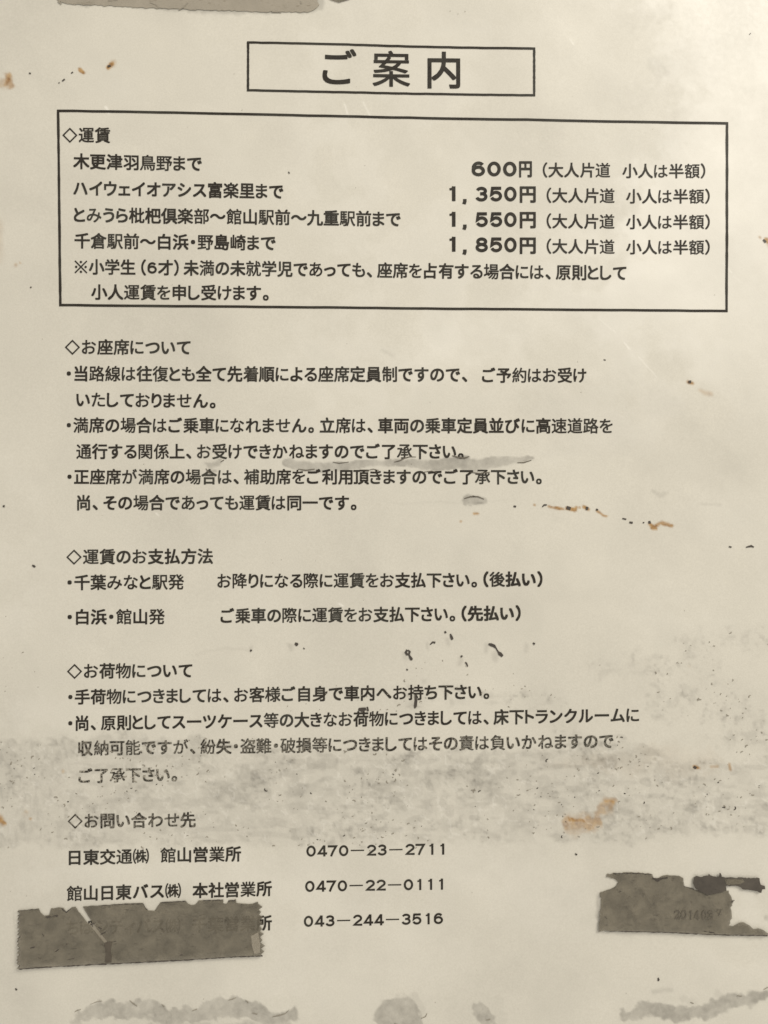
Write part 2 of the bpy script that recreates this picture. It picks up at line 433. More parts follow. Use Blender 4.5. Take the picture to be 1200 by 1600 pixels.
# -- rust
for pts, v, s_, w_ in [
    ([(4, 131, 5), (14, 128, 6)], 0.42, 4, 8), ([(16, 122, 3), (12, 134, 3)], 0.7, 3, 6),
    ([(126, 109, 1.6), (132, 115, 2.2)], 0.95, 1.6, 2), ([(171, 105, 2), (177, 101, 2)], 0.95, 1.8, 3), ([(178, 100, 4)], 0.32, 3, 4),
    ([(885, 1284, 5), (910, 1288, 9), (930, 1284, 8), (935, 1268, 4), (948, 1257, 7), (955, 1252, 4)], 0.52, 3.2, 12),
    ([(893, 1280, 3), (908, 1284, 3)], 0.78, 3, 8), ([(946, 1254, 4), (956, 1254, 3)], 0.8, 3, 6),
    ([(3, 1273, 3), (6, 1284, 4)], 0.7, 3, 6), ([(-6, 350, 8), (-4, 400, 6)], 0.2, 10, 10),
    ([(856, 791, 1), (880, 795, 1.2)], 0.7, 1.6, 3), ([(886, 794, 2.5), (897, 796, 2)], 0.95, 1.5, 2), ([(912, 793, 2), (918, 796, 2)], 0.85, 1.8, 4),
    ([(932, 798, 1), (947, 807, 1)], 0.75, 1.5, 3), ([(1014, 821, 1.5), (1022, 826, 2), (1032, 819, 1.8), (1050, 822, 1.6)], 0.8, 1.7, 3),
    ([(1075, 597, 2), (1082, 598, 2)], 0.7, 2, 3), ([(1092, 609, 1), (1110, 617, 3)], 0.30, 3, 4),
    ([(1196, 377, 4)], 0.85, 2.5, 5), ([(1200, 384, 5)], 0.4, 4, 5),
    ([(1084, 1198, 2.5), (1090, 1200, 2)], 0.85, 2, 3), ([(1110, 1198, 1.5), (1120, 1197, 1.5)], 0.5, 2.5, 3), ([(1138, 1192, 1), (1140, 1200, 1.5)], 0.6, 1.8, 3),
    ([(720, 815, 1)], 0.8, 1.5, 2), ([(740, 803, 1), (746, 802, 1)], 0.7, 1.3, 2), ([(835, 789, 1)], 0.7, 1.5, 1),
    ([(25, 416, 2)], 0.4, 2.5, 3), ([(32, 412, 1)], 0.5, 1.5, 3), ([(47, 1279, 1.5)], 0.7, 1.5, 2), ([(38, 1272, 4)], 0.15, 4, 4),
    ([(866, 793, 1.6), (874, 795, 1.4)], 0.85, 1.4, 3), ([(898, 797, 2.0), (900, 792, 1.2)], 0.9, 1.4, 3), ([(905, 793, 1)], 0.7, 1.3, 2), ([(1018, 826, 2.2), (1024, 828, 1.4)], 0.85, 1.4, 3), ([(1034, 818, 2.6), (1044, 820, 2.6)], 0.7, 1.6, 4),
    ([(14, 122, 4), (16, 132, 6)], 0.60, 3, 9), ([(8, 132, 7)], 0.35, 5, 8), ([(128, 111, 2.6), (133, 116, 2)], 0.95, 1.4, 3), ([(170, 106, 2.4), (175, 102, 2.2)], 0.95, 1.4, 3),
    ([(900, 1288, 16), (925, 1290, 12)], 0.26, 6, 16), ([(945, 1262, 10)], 0.3, 5, 12), ([(1195, 376, 3.4), (1199, 381, 3)], 0.95, 1.6, 4), ([(1186, 372, 1.4)], 0.5, 2, 3),
    ([(40, 1268, 2)], 0.4, 3, 3), ([(2, 1278, 4), (8, 1284, 3)], 0.85, 2, 6), ([(98, 1205, 1.5)], 0.4, 2, 2),
    ([(1078, 1040, 1)], 0.1, 3, 3), ([(860, 1190, 2), (1060, 1190, 20), (1100, 1195, 20)], 0.06, 12, 20)]:
    thin = max(p[2] for p in pts) < 3.1
    paint(rust, [(x_, y_, r_ + (0.7 if thin else 0)) for x_, y_, r_ in pts], min(1, v * (1.15 if thin else 1.1)), s_, w_, 0.35)
# -- scratches and ridges of the film, their glints painted white
for (x0, y0, x1, y1, w_, v) in [(1130, 412, 1142, 426, 0.5, 0.5), (1146, 432, 1156, 442, 0.4, 0.3), (938, 500, 962, 520, 0.3, 0.35), (975, 535, 984, 545, 0.8, 0.6),
                                (998, 558, 1026, 590, 0.3, 0.5), (538, 164, 543, 178, 0.8, 0.55), (568, 160, 580, 186, 1.2, 0.3), (166, 168, 171, 177, 1.5, 0.55),
                                (890, 62, 896, 70, 0.5, 0.5), (160, 1440, 170, 1462, 1, 0.3), (468, 580, 474, 600, 0.4, 0.2), (244, 802, 247, 805, 1, 0.5), (530, 943, 536, 946, 1.2, 0.5)]:
    paint(scr_glint, [(x0, y0, w_), (x1, y1, w_)], v, 1.6, 1.5)

# relief: worn ridges in the band, beads of glue, lifted edges
rid = 1 - np.abs(fbm(22, 900, 4) - 0.5) * 2
zz += band * ((rid ** 6) * 0.030 + (fbm(9, 930, 2) - 0.5) * 0.055) * MM
zz += arm * (fbm(9, 940, 2) - 0.5) * 0.05 * MM
zz += (fbm(16, 955, 3) - 0.5) * 0.025 * MM
for pts in (smear, s2): 
    s_, d_ = path_field(pts, 24, 7); zz[s_] += np.exp(-(d_ / 2.5) ** 2) * 0.03 * MM * fine[s_]
zz += np.clip(scr_glint, 0, 1) * 0.02 * MM
scr_glint += band * 0.17 * sstep(0.92, 0.985, rid) * sstep(0.4, 0.6, fine)  # ridge crests painted paler where they catch the light

U, V = P(X, Y)
Yc = -(wave(U, V) + buckle(X, Y) + zz)
co_ = np.stack([U, Yc, V], -1).reshape(-1, 3).astype(np.float32)
idx = np.arange(H * W).reshape(H, W)
quads = np.stack([idx[:-1, :-1], idx[1:, :-1], idx[1:, 1:], idx[:-1, 1:]], -1).reshape(-1, 4)
# a second, coarse sheet of vertices makes the back and the rim, so the plastic has thickness
ring = np.concatenate([idx[0, :], idx[1:, -1], idx[-1, -2::-1], idx[-2:0:-1, 0]])
nb = len(ring)
back = co_[ring].copy(); back[:, 1] = 0.0022
allv = np.concatenate([co_, back])
me = bpy.data.meshes.new('sheet')
nv = len(allv); nq = len(quads)
rimq = np.stack([ring, np.roll(ring, -1), H * W + np.roll(np.arange(nb), -1), H * W + np.arange(nb)], -1)
faces = np.concatenate([quads, rimq]).astype(np.int32)
me.vertices.add(nv); me.vertices.foreach_set('co', allv.ravel())
me.loops.add(len(faces) * 4); me.loops.foreach_set('vertex_index', faces.ravel())
me.polygons.add(len(faces)); me.polygons.foreach_set('loop_start', np.arange(len(faces), dtype=np.int32) * 4)
me.polygons.foreach_set('use_smooth', np.concatenate([np.ones(nq, bool), np.zeros(nb, bool)]))
me.update(calc_edges=True)
for nm, arr in (('grey', grey), ('rust', rust), ('dark', dark), ('milky_sheen', milky_sheen), ('scratch_glint', scr_glint)):
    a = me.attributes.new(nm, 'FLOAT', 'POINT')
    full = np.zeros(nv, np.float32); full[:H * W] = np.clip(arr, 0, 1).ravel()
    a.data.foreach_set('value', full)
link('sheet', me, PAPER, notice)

# ------------------------------------------------------------------ printing
INK_LIFT = 0.085 * MM
GL = {}
LINES = [
 # text, x0, x1, y left, y right, em, weight, ink
 ('ご', 504, 557, 107.5, 108, 61, 'h', INK), ('案', 582, 641, 109, 109.5, 60, 'h', INK), ('内', 668, 719, 111, 111.5, 61, 'h', INK),
 ('◇運賃', 98, 173, 212, 213, 25.4, 'r', INK),
 ('木更津羽鳥野まで', 115, 316, 253, 257.5, 25.6, 'r', INK),
 ('ハイウェイオアシス富楽里まで', 115, 443, 295, 300.5, 25.6, 'r', INK),
 ('とみうら枇杷倶楽部～館山駅前～九重駅前まで', 116, 626, 336.5, 343.5, 25.6, 'r', INK),
 ('千倉駅前～白浜・野島崎まで', 117, 431, 377, 381, 25.6, 'r', INK),
 ('※小学生（６才）未満の未就学児であっても、座席を占有する場合には、原則として', 117, 978, 417.5, 427.5, 25.4, 'r', INK),
 ('小人運賃を申し受けます。', 143, 420, 457, 459, 25.4, 'r', INK),
 ('600', 737, 807, 264, 264.5, 33, 'd', INK), ('円', 811, 831, 264.5, 264.5, 27.5, 'b', INK),
 ('1,', 702, 729, 303, 303, 33, 'd', INK), ('350', 743, 807, 303.5, 303.5, 33, 'd', INK), ('円', 812, 837, 304, 304, 28, 'b', INK),
 ('1,', 702, 729, 343, 343, 33, 'd', INK), ('550', 743, 807, 343.5, 343.5, 33, 'd', INK), ('円', 812, 837, 344, 344, 28, 'b', INK),
 ('1,', 702, 729, 382, 382, 33, 'd', INK), ('850', 743, 807, 382.8, 383, 33, 'd', INK), ('円', 812, 837, 384, 384, 28, 'b', INK),
 ('（大人片道', 848, 953, 266.5, 267.5, 24.4, 's', INK), ('小人は半額）', 972, 1101, 268, 268.5, 24, 's', INK),
 ('（大人片道', 854, 960, 306, 307, 24.4, 's', INK), ('小人は半額）', 978, 1108, 307.5, 308, 24, 's', INK),
 ('（大人片道', 854, 960, 346, 347, 24.4, 's', INK), ('小人は半額）', 978, 1108, 347.5, 348, 24, 's', INK),
 ('（大人片道', 854, 960, 385.5, 386.5, 24.4, 's', INK), ('小人は半額）', 978, 1108, 387, 387.5, 24, 's', INK),
 ('◇お座席について', 102, 298, 543, 543.5, 25.4, 'r', INK),
 ('・当路線は往復とも全て先着順による座席定員制ですので、', 105, 730, 584.5, 586, 25.6, 'r', INK),
 ('ご予約はお受け', 753, 916, 587, 587, 25, 'r', INK),
 ('いたしておりません。', 120, 337, 625, 627, 25.4, 'r', INK),
 ('・満席の場合はご乗車になれません。立席は、車両の乗車定員並びに高速道路を', 105, 957, 665, 666, 25.4, 'r', INK),
 ('通行する関係上、お受けできかねますのでご了承下さい。', 120, 724, 706, 706, 25.2, 'r', INK),
 ('・正座席が満席の場合は、補助席をご利用頂きますのでご了承下さい。', 106, 846, 745.5, 745.5, 25.2, 'r', INK),
 ('尚、その場合であっても運賃は同一です。', 121, 557, 786, 786, 25.2, 'r', INK),
 ('◇運賃のお支払方法', 104, 333, 870.5, 869.5, 25.4, 'r', INK),
 ('・千葉みなと駅発', 106, 288, 910.5, 909.5, 25.4, 'r', INK),
 ('お降りになる際に運賃をお支払下さい。', 340, 745, 908, 906.5, 25, 'r', INK), ('（後払い）', 755, 847, 905.5, 905, 24.5, 'b', INK),
 ('・白浜・館山発', 106, 258, 964.5, 963.5, 25.4, 'r', INK),
 ('ご乗車の際に運賃をお支払下さい。', 345, 711, 962.5, 959.5, 25, 'r', INK), ('（先払い）', 721, 813, 959, 958, 24.5, 'b', INK),
 ('◇お荷物について', 105, 301, 1049, 1047.5, 25.2, 'r', INK),
 ('・手荷物につきましては、お客様ご自身で車内へお持ち下さい。', 107, 764, 1089.5, 1080.5, 25, 'r', INK),
 ('・尚、原則としてスーツケース等の大きなお荷物につきましては、床下トランクルームに', 107, 998, 1130.5, 1117, 25, 'r', INK),
 ('収納可能ですが、紛失・盗難・破損等につきましてはその責は負いかねますので', 122, 958, 1169.5, 1157.5, 25, 'r', INK_HALF),
 ('ご了承下さい。', 123, 277, 1212.5, 1210, 24.6, 'r', INK_WORN),
 ('◇お問い合わせ先', 106, 306, 1283, 1281, 25, 'r', INK_HALF),
 ('日東交通㈱', 108, 233, 1340, 1337.5, 25, 'r', INK), ('館山営業所', 251, 377, 1336.5, 1334, 25, 'r', INK), ('0470-23-2711', 479, 694, 1329, 1326, 24.6, 'n', INK),
 ('館山日東バス㈱', 105, 283, 1396, 1391.5, 25, 'r', INK), ('本社営業所', 301, 425, 1391.5, 1388, 25, 'r', INK), ('0470-22-0111', 477, 692, 1384.5, 1380.5, 24.6, 'n', INK),
 ('ちばシティバス㈱', 105, 282, 1449, 1446, 25, 'r', INK), ('千葉営業所', 300, 425, 1445.5, 1441.5, 25, 'r', INK), ('043-244-3516', 475, 692, 1439, 1434, 24.6, 'n', INK),
]
STAMP = [('20', 1051, 1071, 1427, 1427, 21, 'n', None), ('14', 1075, 1091, 1427.5, 1428, 21, 'n', None), ('03', 1094, 1112, 1428, 1428, 21, 'n', None), ('7', 1118, 1127, 1424, 1424, 15, 'n', None)]
WEIGHT = {'r': 0.0215, 's': 0.016, 'b': 0.031, 'h': 0.013, 'd': 0.030, 'n': 0.014}
GAP = {'、': (0.06, 0.30), '。': (0.06, 0.34), '・': (0.13, 0.13), '（': (0.34, 0.04), '）': (0.04, 0.30), ',': (0.07, 0.1), '-': (0.11, 0.11), 'ー': (0.05, 0.05)}
# collect and build every glyph once
need = {}
for L in LINES + STAMP:
    for ch in L[0]:
        need[(ch, L[6])] = None
def ribbon(path, wd, closed=False):
    """flat stroke of width wd along a path, mitred"""
    p = [np.array(q, float) for q in path]; n = len(p)
    L_, R_ = [], []
    for i in range(n):
        a_ = p[(i - 1) % n] if (closed or i) else p[0]; b2 = p[(i + 1) % n] if (closed or i < n - 1) else p[-1]
        d1 = p[i] - a_; d2 = b2 - p[i]
        d1 = d1 / (np.linalg.norm(d1) or 1); d2 = d2 / (np.linalg.norm(d2) or 1)
        if not d1.any(): d1 = d2
        if not d2.any(): d2 = d1
        t = d1 + d2; t = t / (np.linalg.norm(t) or 1)
        nrm = np.array((-t[1], t[0])); k = wd / 2 / max(0.5, abs(np.dot(nrm, (-d1[1], d1[0]))))
        L_.append(p[i] + nrm * k); R_.append(p[i] - nrm * k)
    m_ = n if closed else n - 1
    return L_ + R_, [(i, (i + 1) % n, n + (i + 1) % n, n + i) for i in range(m_)]
def arc(cx, cy, rx, ry, a0, a1, n=20):
    return [(cx + rx * math.cos(math.radians(a0 + (a1 - a0) * i / n)), cy + ry * math.sin(math.radians(a0 + (a1 - a0) * i / n))) for i in range(n + 1)]
def digit(ch, wd, w_=0.60, h=0.70):
    """wide grotesque numerals drawn as strokes; w_ and h are outer sizes, the box centred on 0.358"""
    x0, x1, y0, y1 = wd / 2, w_ - wd / 2, wd / 2, h - wd / 2
    cx = w_ / 2; cy = h / 2; rx = (x1 - x0) / 2; q = (y1 - y0)
    S = []
    if ch == '0': S = [(arc(cx, cy, rx, q / 2, 0, 351, 39), True)]
    if ch == '1': S = [([(cx + .05, 0), (cx + .05, h)], False), ([(cx - .13, h * .80), (cx - .04, h * .82), (cx + .01, h * .88), (cx + .035, h)], False)]
    if ch == '2': S = [(arc(cx, y1 - q * .29, rx * .96, q * .29, 175, -32, 18) + [(x0 + rx * .75, y0 + q * .24), (x0 + .02, y0 + .0), (w_, y0)], False)]
    if ch == '3': S = [(arc(cx, y1 - q * .235, rx * .88, q * .235, 165, -80, 18) + [(cx - .06, y1 - q * .47)], False), (arc(cx, y0 + q * .275, rx * .98, q * .275, 82, -168, 20), False)]
    if ch == '4': S = [([(w_ * .70, h * .97), (x0 + .0, h * .27), (w_ + .01, h * .27)], False), ([(w_ * .72, 0), (w_ * .72, h)], False)]
    if ch == '5': S = [([(w_ * .92, y1), (w_ * .22, y1), (w_ * .13, y0 + q * .46)] + arc(cx, y0 + q * .325, rx * .98, q * .325, 140, -160, 24), False)]
    if ch == '6': S = [(arc(cx, y0 + q * .325, rx * .98, q * .325, 0, 351, 30), True), (arc(cx + .01, y1 - q * .40, rx * 1.0, q * .40, 38, 180, 14) + [(x0 + .003, y0 + q * .36)], False)]
    if ch == '7': S = [([(0, y1), (x1, y1), (cx + .03, q * .5), (cx - .09, 0)], False)]
    if ch == '8': S = [(arc(cx, y1 - q * .235, rx * .86, q * .235, 0, 351, 30), True), (arc(cx, y0 + q * .265, rx, q * .265, 0, 351, 30), True)]
    if ch == ',': S = [([(.08, .10), (.08, -.02), (.04, -.14)], False)]
    vs = []; fs = []
    for k, (path, cl) in enumerate(S):
        v_, f_ = ribbon(path, wd if not (ch == '1' and k == 1) else wd * .7, cl); n0 = len(vs)
        vs += [(v[0], v[1] + 0.358 - 0.35, k) for v in v_]; fs += [tuple(i + n0 for i in f) for f in f_]
    return np.array(vs), fs
tmp = []
for (ch, w) in need:
    c_ = bpy.data.curves.new('glyph', 'FONT'); c_.body = ch; c_.size = 1
    c_.resolution_u = 4; c_.fill_mode = 'FRONT'
    o = bpy.data.objects.new('glyph', c_); C.objects.link(o); tmp.append(((ch, w), o, c_))
dg = bpy.context.evaluated_depsgraph_get()
for key, o, c_ in tmp:
    ch, w = key
    m_ = bpy.data.meshes.new_from_object(o.evaluated_get(dg))
    vs = np.array([v.co[:] for v in m_.vertices]); fs = [tuple(p.vertices) for p in m_.polygons]
    if ch == '-':                                      # long dash of the phone numbers
        vs = np.array([(0, 0.325, 0), (0.86, 0.325, 0), (0.86, 0.40, 0), (0, 0.40, 0)]); fs = [(0, 1, 2, 3)]
    elif ch == '◇':                                  # thin large diamond
        vs = np.array([(0, .358, 0), (.47, .828, 0), (.94, .358, 0), (.47, -.112, 0), (.12, .358, 0), (.47, .708, 0), (.82, .358, 0), (.47, .008, 0)])
        fs = [(0, 4, 5, 1), (1, 5, 6, 2), (2, 6, 7, 3), (3, 7, 4, 0)]
    elif w in 'dn' or ch == '６':
        vs, fs = digit('6' if ch == '６' else ch, 0.15 if w == 'd' else 0.132)
    elif ch == '※':
        parts = [([(.08, .36 + .37), (.84, .36 - .37)], 0), ([(.08, .36 - .37), (.84, .36 + .37)], 1)]
        vs = []; fs = []
        for path, k in parts:
            v_, f_ = ribbon(path, .085); n0 = len(vs); vs += [(v[0], v[1], k) for v in v_]; fs += [tuple(i + n0 for i in f) for f in f_]
        for (dx, dy) in ((0, .3), (0, -.3), (.3, 0), (-.3, 0)):
            n0 = len(vs); vs += [(.46 + dx + .08 * math.cos(i * .785), .36 + dy + .08 * math.sin(i * .785), 0) for i in range(8)]; fs.append(tuple(range(n0, n0 + 8)))
        vs = np.array(vs)
    else:
        d = WEIGHT[w] * (0.62 if len(vs) > 100 or ch in '責負貢' else 0.85 if len(vs) > 78 else 1.08); v0 = vs; f0 = fs; vs = []; fs = []; n0 = len(v0)
        for k, (dx, dy) in enumerate(((-d, -d), (d, -d), (d, d), (-d, d))):
            q = v0.copy(); q[:, 0] += dx; q[:, 1] += dy; q[:, 2] = k; vs.append(q)
            fs += [tuple(i + n0 * k for i in f) for f in f0]
        vs = np.concatenate(vs)
        if ch == 'ー': vs[:, 0] *= 1.1
    GL[key] = (vs, fs)
    bpy.data.objects.remove(o); bpy.data.meshes.remove(m_)
    bpy.data.curves.remove(c_)

def is_kanji(ch): return 0x4E00 <= ord(ch) <= 0x9FFF or ch in '～㈱※'
def set_line(L):
    txt, x0, x1, yl, yr, em, w, ink = L
    pen = 0.0; items = []
    for k, ch in enumerate(txt):
        vs, fs = GL[(ch, w)]
        a, b_ = vs[:, 0].min(), vs[:, 0].max()
        if is_kanji(ch):
            lead, adv = 0.5 - (a + b_) / 2 + a, 1.0
        elif ch in GAP:
            lead, adv = GAP[ch][0], GAP[ch][0] + (b_ - a) + GAP[ch][1]
        elif w in 'dn':
            adv = 0.70; lead = (adv - (b_ - a)) / 2
        else:
            lead, adv = 0.055, (b_ - a) + 0.11
        items.append((pen + lead - a, vs, fs)); pen += adv
    lo = min(o_ + vs[:, 0].min() for o_, vs, _ in items); hi = max(o_ + vs[:, 0].max() for o_, vs, _ in items)
    sx = (x1 - x0) / (hi - lo)
    digit = w in 'dn'
    px = []; py = []; lay = []; faces = []
    for o_, vs, fs in items:
        n0 = len(px)
        X_ = x0 + (o_ + vs[:, 0] - lo) * sx
        base_y = yl + (yr - yl) * (X_ - x0) / max(1, x1 - x0)
        Y_ = base_y - (vs[:, 1] - 0.358) * em
        px += X_.tolist(); py += Y_.tolist(); lay += vs[:, 2].tolist()
        faces += [tuple(i + n0 for i in f) for f in fs]
    return px, py, np.array(lay) * 0.0008 * MM, faces

for L in LINES:
    px, py, lay, faces = set_line(L)
    nm = 'printed_heading' if (L[6] == 'h' or L[0].startswith('◇')) else 'printed_figure' if L[6] in 'dn' else 'printed_line'
    mesh_px(nm, px, py, faces, L[7], notice, INK_LIFT + lay)

def frame(tl, tr, br, bl, w_):
    """ruled box of printed lines w_ wide, corners on the outer edge"""
    n = 40
    outer = []; inner = []
    cs = [tl, tr, br, bl]; ins = [(w_, w_), (-w_, w_), (-w_, -w_), (w_, -w_)]
    for i in range(4):
        a, b_ = cs[i], cs[(i + 1) % 4]; ia, ib = ins[i], ins[(i + 1) % 4]
        for k in range(n):
            t = k / n; j = random.Random(i * 100 + k).uniform(-0.22, 0.22)
            outer.append((a[0] + (b_[0] - a[0]) * t + j, a[1] + (b_[1] - a[1]) * t + j))
            inner.append((a[0] + ia[0] + (b_[0] + ib[0] - a[0] - ia[0]) * t - j, a[1] + ia[1] + (b_[1] + ib[1] - a[1] - ia[1]) * t + j))
    m_ = len(outer)
    fs = [(i, (i + 1) % m_, m_ + (i + 1) % m_, m_ + i) for i in range(m_)]
    pts = outer + inner
    mesh_px('printed_frame', [p[0] for p in pts], [p[1] for p in pts], fs, INK, notice, INK_LIFT)
frame((386, 65), (836, 75.5), (836, 152), (386, 144), 3.6)
frame((89.5, 172), (1137, 192), (1136.5, 488.5), (93, 479), 3.9)

# ------------------------------------------------------------------ marks in the film: black curls, chips, grit
rnd = random.Random(11)
def stroke_px(name, pts, m, parent, lift=0.10 * MM, thick=0.03 * MM, **props):
    """small raised sliver along a path of (x, y, radius)"""
    left = []; right = []
    for i, (x, y, r) in enumerate(pts):
        a = pts[max(0, i - 1)]; b_ = pts[min(len(pts) - 1, i + 1)]
        dx, dy = b_[0] - a[0], b_[1] - a[1]; L_ = math.hypot(dx, dy) or 1
        left.append((x - dy / L_ * r * rnd.uniform(.8, 1.2), y + dx / L_ * r * rnd.uniform(.8, 1.2)))
        right.append((x + dy / L_ * r * rnd.uniform(.8, 1.2), y - dx / L_ * r * rnd.uniform(.8, 1.2)))
    return slab_px(name, left + right[::-1], lift, thick, m, parent, **props)
for pts in [
    [(636, 1015, 1), (634, 1019, 1.6), (636, 1022, 1.6), (639, 1022, 1.3), (640, 1018, 1.2), (637.5, 1015.4, .8)],
    [(639, 1023, 1), (641, 1027, 1.6), (643, 1030, 1.8), (644, 1031, .6)],
    [(703.5, 990, .8), (705, 995, 1.5), (707, 999, 1.4)],
    [(695, 986, 1), (696, 989, 1.2)],
    [(672, 1007, .6), (676, 1003, 1.2), (680, 1004, 1.4)],
    [(763, 1006, 1), (767, 1007, 2), (772, 1009, 1.6), (775, 1013, .7), (778, 1018, 1.0), (781, 1021, 2.4), (785, 1025, 1.6)],
    [(832, 1004, .8), (835, 1006, 1.5)], [(720, 1024, 1), (722, 1026, 1.4)], [(727, 1034, .8), (729, 1037, 1), (730.5, 1041, .7)],
    [(635, 1045, .8), (637, 1047, .9)], [(649, 1086, 1), (650, 1094, 1.8), (649, 1103, 1.8), (648, 1106, .6)],
    [(391.5, 1015, 1), (393.5, 1017, 1.4)], [(461, 1005, 1.2), (464, 1007, 2), (465.5, 1008, 1)], [(474, 1012, .5), (476, 1014, .7)],
    [(560, 1108, 1.5), (566, 1109, 2.5), (572, 1107, 1.5)], [(574, 1104, 1), (575, 1111, 1.2)],
    [(51, 883, .8), (54, 885, 1.8), (56, 886, .8)], [(5, 791, .9), (8, 791, 1.6)], [(48, 449, .6), (50, 450, 1.2)], [(451, 269, .8), (452.5, 272, .9)],
    [(1028, 1527, .6), (1029, 1530, 1.4), (1028, 1532, 1)], [(25, 1543, .8), (27, 1546, 1.4)],
    [(898, 1333, .8), (901, 1335, 1.2)], [(742, 776, .8), (738, 775, .8)], [(1165, 855, .8), (1173, 853, 1.4), (1177, 855, .8)], [(1138, 854, .8), (1142, 855, 1)],
    [(744, 1594, 1), (764, 1593, .8)] , [(46, 115, .7), (49, 116, 1.0)], [(98, 128, .7), (102, 125, 1.0)], [(92, 131, .5), (94, 130, .8)], [(112, 116, .7), (115, 114, 1.0)],
    [(802, 791, 1), (806, 791.5, 1.6)], [(885, 793, 2.2), (891, 795, 2.2)], [(917, 792, 1.8), (916, 797, 1.4)], [(931, 796, 1.6), (934, 797, 1.2)],
    [(972, 810, .8), (978, 811.5, 1.2)], [(983, 816, 1.2), (988, 817, 1.4)], [(1014, 814, 1.5), (1015, 818, 1.7)], [(1004, 816, .8), (1006, 817, 1)],
    [(847, 792, .7), (850, 789, 1.2), (854, 789, 1)],
    [(1075, 597, 1.5), (1079, 597, 1.9)], [(169, 106, 1.4), (174, 104, 1.2)], [(946, 662, .5), (948, 663, .7)], [(943, 562, .6), (946, 563, .8)],
    [(1170, 55, .5), (1172, 53, .6)], [(1083, 1197, 1.6), (1087, 1200, 1.8)], [(1192, 375, 1.2), (1196, 379, 1.6)],
    ]:
    if pts[0] == (744, 1594, 1): continue
    k_ = 1.3 if 980 < pts[0][1] < 1115 else 1.1
    stroke_px('black_mark', [(x_, y_, r_ * k_) for x_, y_, r_ in pts], GRIT, notice)

for pts in [[(616, 722, .5), (624, 720, .9), (632, 716, 1.1), (640, 714, .8), (650, 714, .4)], [(706, 712, .5), (716, 715, 1.2), (726, 716, 1.2), (733, 713, .5)], [(808, 723, .6), (818, 723, 1), (830, 719, .5)],
            [(466, 733, .5), (478, 735, .9), (492, 733, .5)], [(735, 738, .5), (748, 740, 1.1), (765, 738, .6)], [(725, 779, .6), (735, 776, 1), (746, 776, 1), (756, 780, .5)], [(322, 732, .6), (326, 738, 1.1), (331, 740, .6)], [(345, 722, .5), (350, 719, .8)],
            [(520, 722, .4), (530, 724, .7), (545, 722, .4)], [(571, 736, .4), (583, 733, .8), (592, 735, .4)], [(660, 738, .4), (674, 736, .7), (682, 738, .4)],
            [(117, 1580, .4), (122, 1577, .8), (127, 1576, .4)], [(142, 1568, .3), (152, 1564, .6), (160, 1563, .3)], [(203, 1562, .4), (209, 1567, 1.0), (215, 1571, .5)], [(253, 1568, .4), (257, 1572, .8)],
            [(357, 1562, .4), (364, 1560, .9), (369, 1558, .4)], [(384, 1562, .4), (388, 1566, .9)], [(394, 1582, .5), (402, 1584, 1)], [(426, 1588, .5), (436, 1586, 1.3), (446, 1583, .6), (452, 1577, .3)],
            [(300, 1579, .4), (308, 1576, .8)], [(658, 1590, .5), (665, 1587, .8), (667, 1582, .4)], [(760, 1593, .5), (766, 1592, 1)], [(1078, 1565, .5), (1083, 1567, .9)], [(1150, 1554, .4), (1158, 1555, .9)], [(1192, 1545, .5), (1199, 1541, .9)],
            [(616, 1598, .8), (621, 1600, 1)]]:
    k_ = 0.75 if pts[0][1] > 1500 else 0.9
    stroke_px('smear_edge', [(x_, y_, r_ * k_) for x_, y_, r_ in pts], GRIT_SOFT if pts[0][1] > 1500 else GRIT_SOFT2, notice)
# uncountable grit and pits of the abraded band
def stuff_mesh(name, items, m, parent):
    px = []; py = []; fs = []
    for pts in items:
        n0 = len(px); k = len(pts)
        left = []; right = []
        for i, (x, y, r) in enumerate(pts):
            a = pts[max(0, i - 1)]; b_ = pts[min(k - 1, i + 1)]
            dx, dy = b_[0] - a[0], b_[1] - a[1]; L_ = math.hypot(dx, dy) or 1
            left.append((x - dy / L_ * r, y + dx / L_ * r)); right.append((x + dy / L_ * r, y - dx / L_ * r))
        for (lx, ly), (rx, ry) in zip(left, right):
            px += [lx, rx]; py += [ly, ry]
        fs += [(n0 + 2 * i, n0 + 2 * i + 1, n0 + 2 * i + 3, n0 + 2 * i + 2) for i in range(k - 1)]
    o = mesh_px(name, px, py, fs, m, parent, 0.105 * MM, kind='stuff')
def crescent(x, y, s_):
    a0 = rnd.uniform(0, 6.28); sweep = rnd.uniform(0.4, 2.6); n = 4
    return [(x + math.cos(a0 + sweep * i / n) * s_, y + math.sin(a0 + sweep * i / n) * s_ * .8,
             s_ * 0.20 * math.sin(math.pi * (i + .7) / (n + 1.4)) + 0.18) for i in range(n + 1)]
def samp(a, x, y):
    i = int((y - ys[0]) / STEP); j = int((x - xs[0]) / STEP)
    return a[min(max(i, 0), H - 1), min(max(j, 0), W - 1)]
darks = []; softs = []
dens = np.clip((fbm(46, 980, 4) - 0.5) * 1.9 + 0.5, 0, 1)
while len(darks) < 55:
    x, y = rnd.uniform(-20, 1220), rnd.uniform(1140, 1325)
    if samp(band, x, y) > 0.5 and rnd.random() < max(0, samp(dens, x, y) - 0.40) * 4 * (0.4 if x < 330 else 1):
        darks.append(crescent(x, y, rnd.choice([1, 1.2, 1.5, 2, 3, 3.6])))
while len(softs) < 480:
    x, y = rnd.uniform(-20, 1220), rnd.uniform(980, 1330)
    k = samp(band, x, y) * 0.8 + samp(arm, x, y) * 1.0
    if rnd.random() < k * max(0, samp(dens, x, y) - 0.34) * 3:
        softs.append(crescent(x, y, rnd.choice([0.9, 1.1, 1.6, 2.2, 3])))
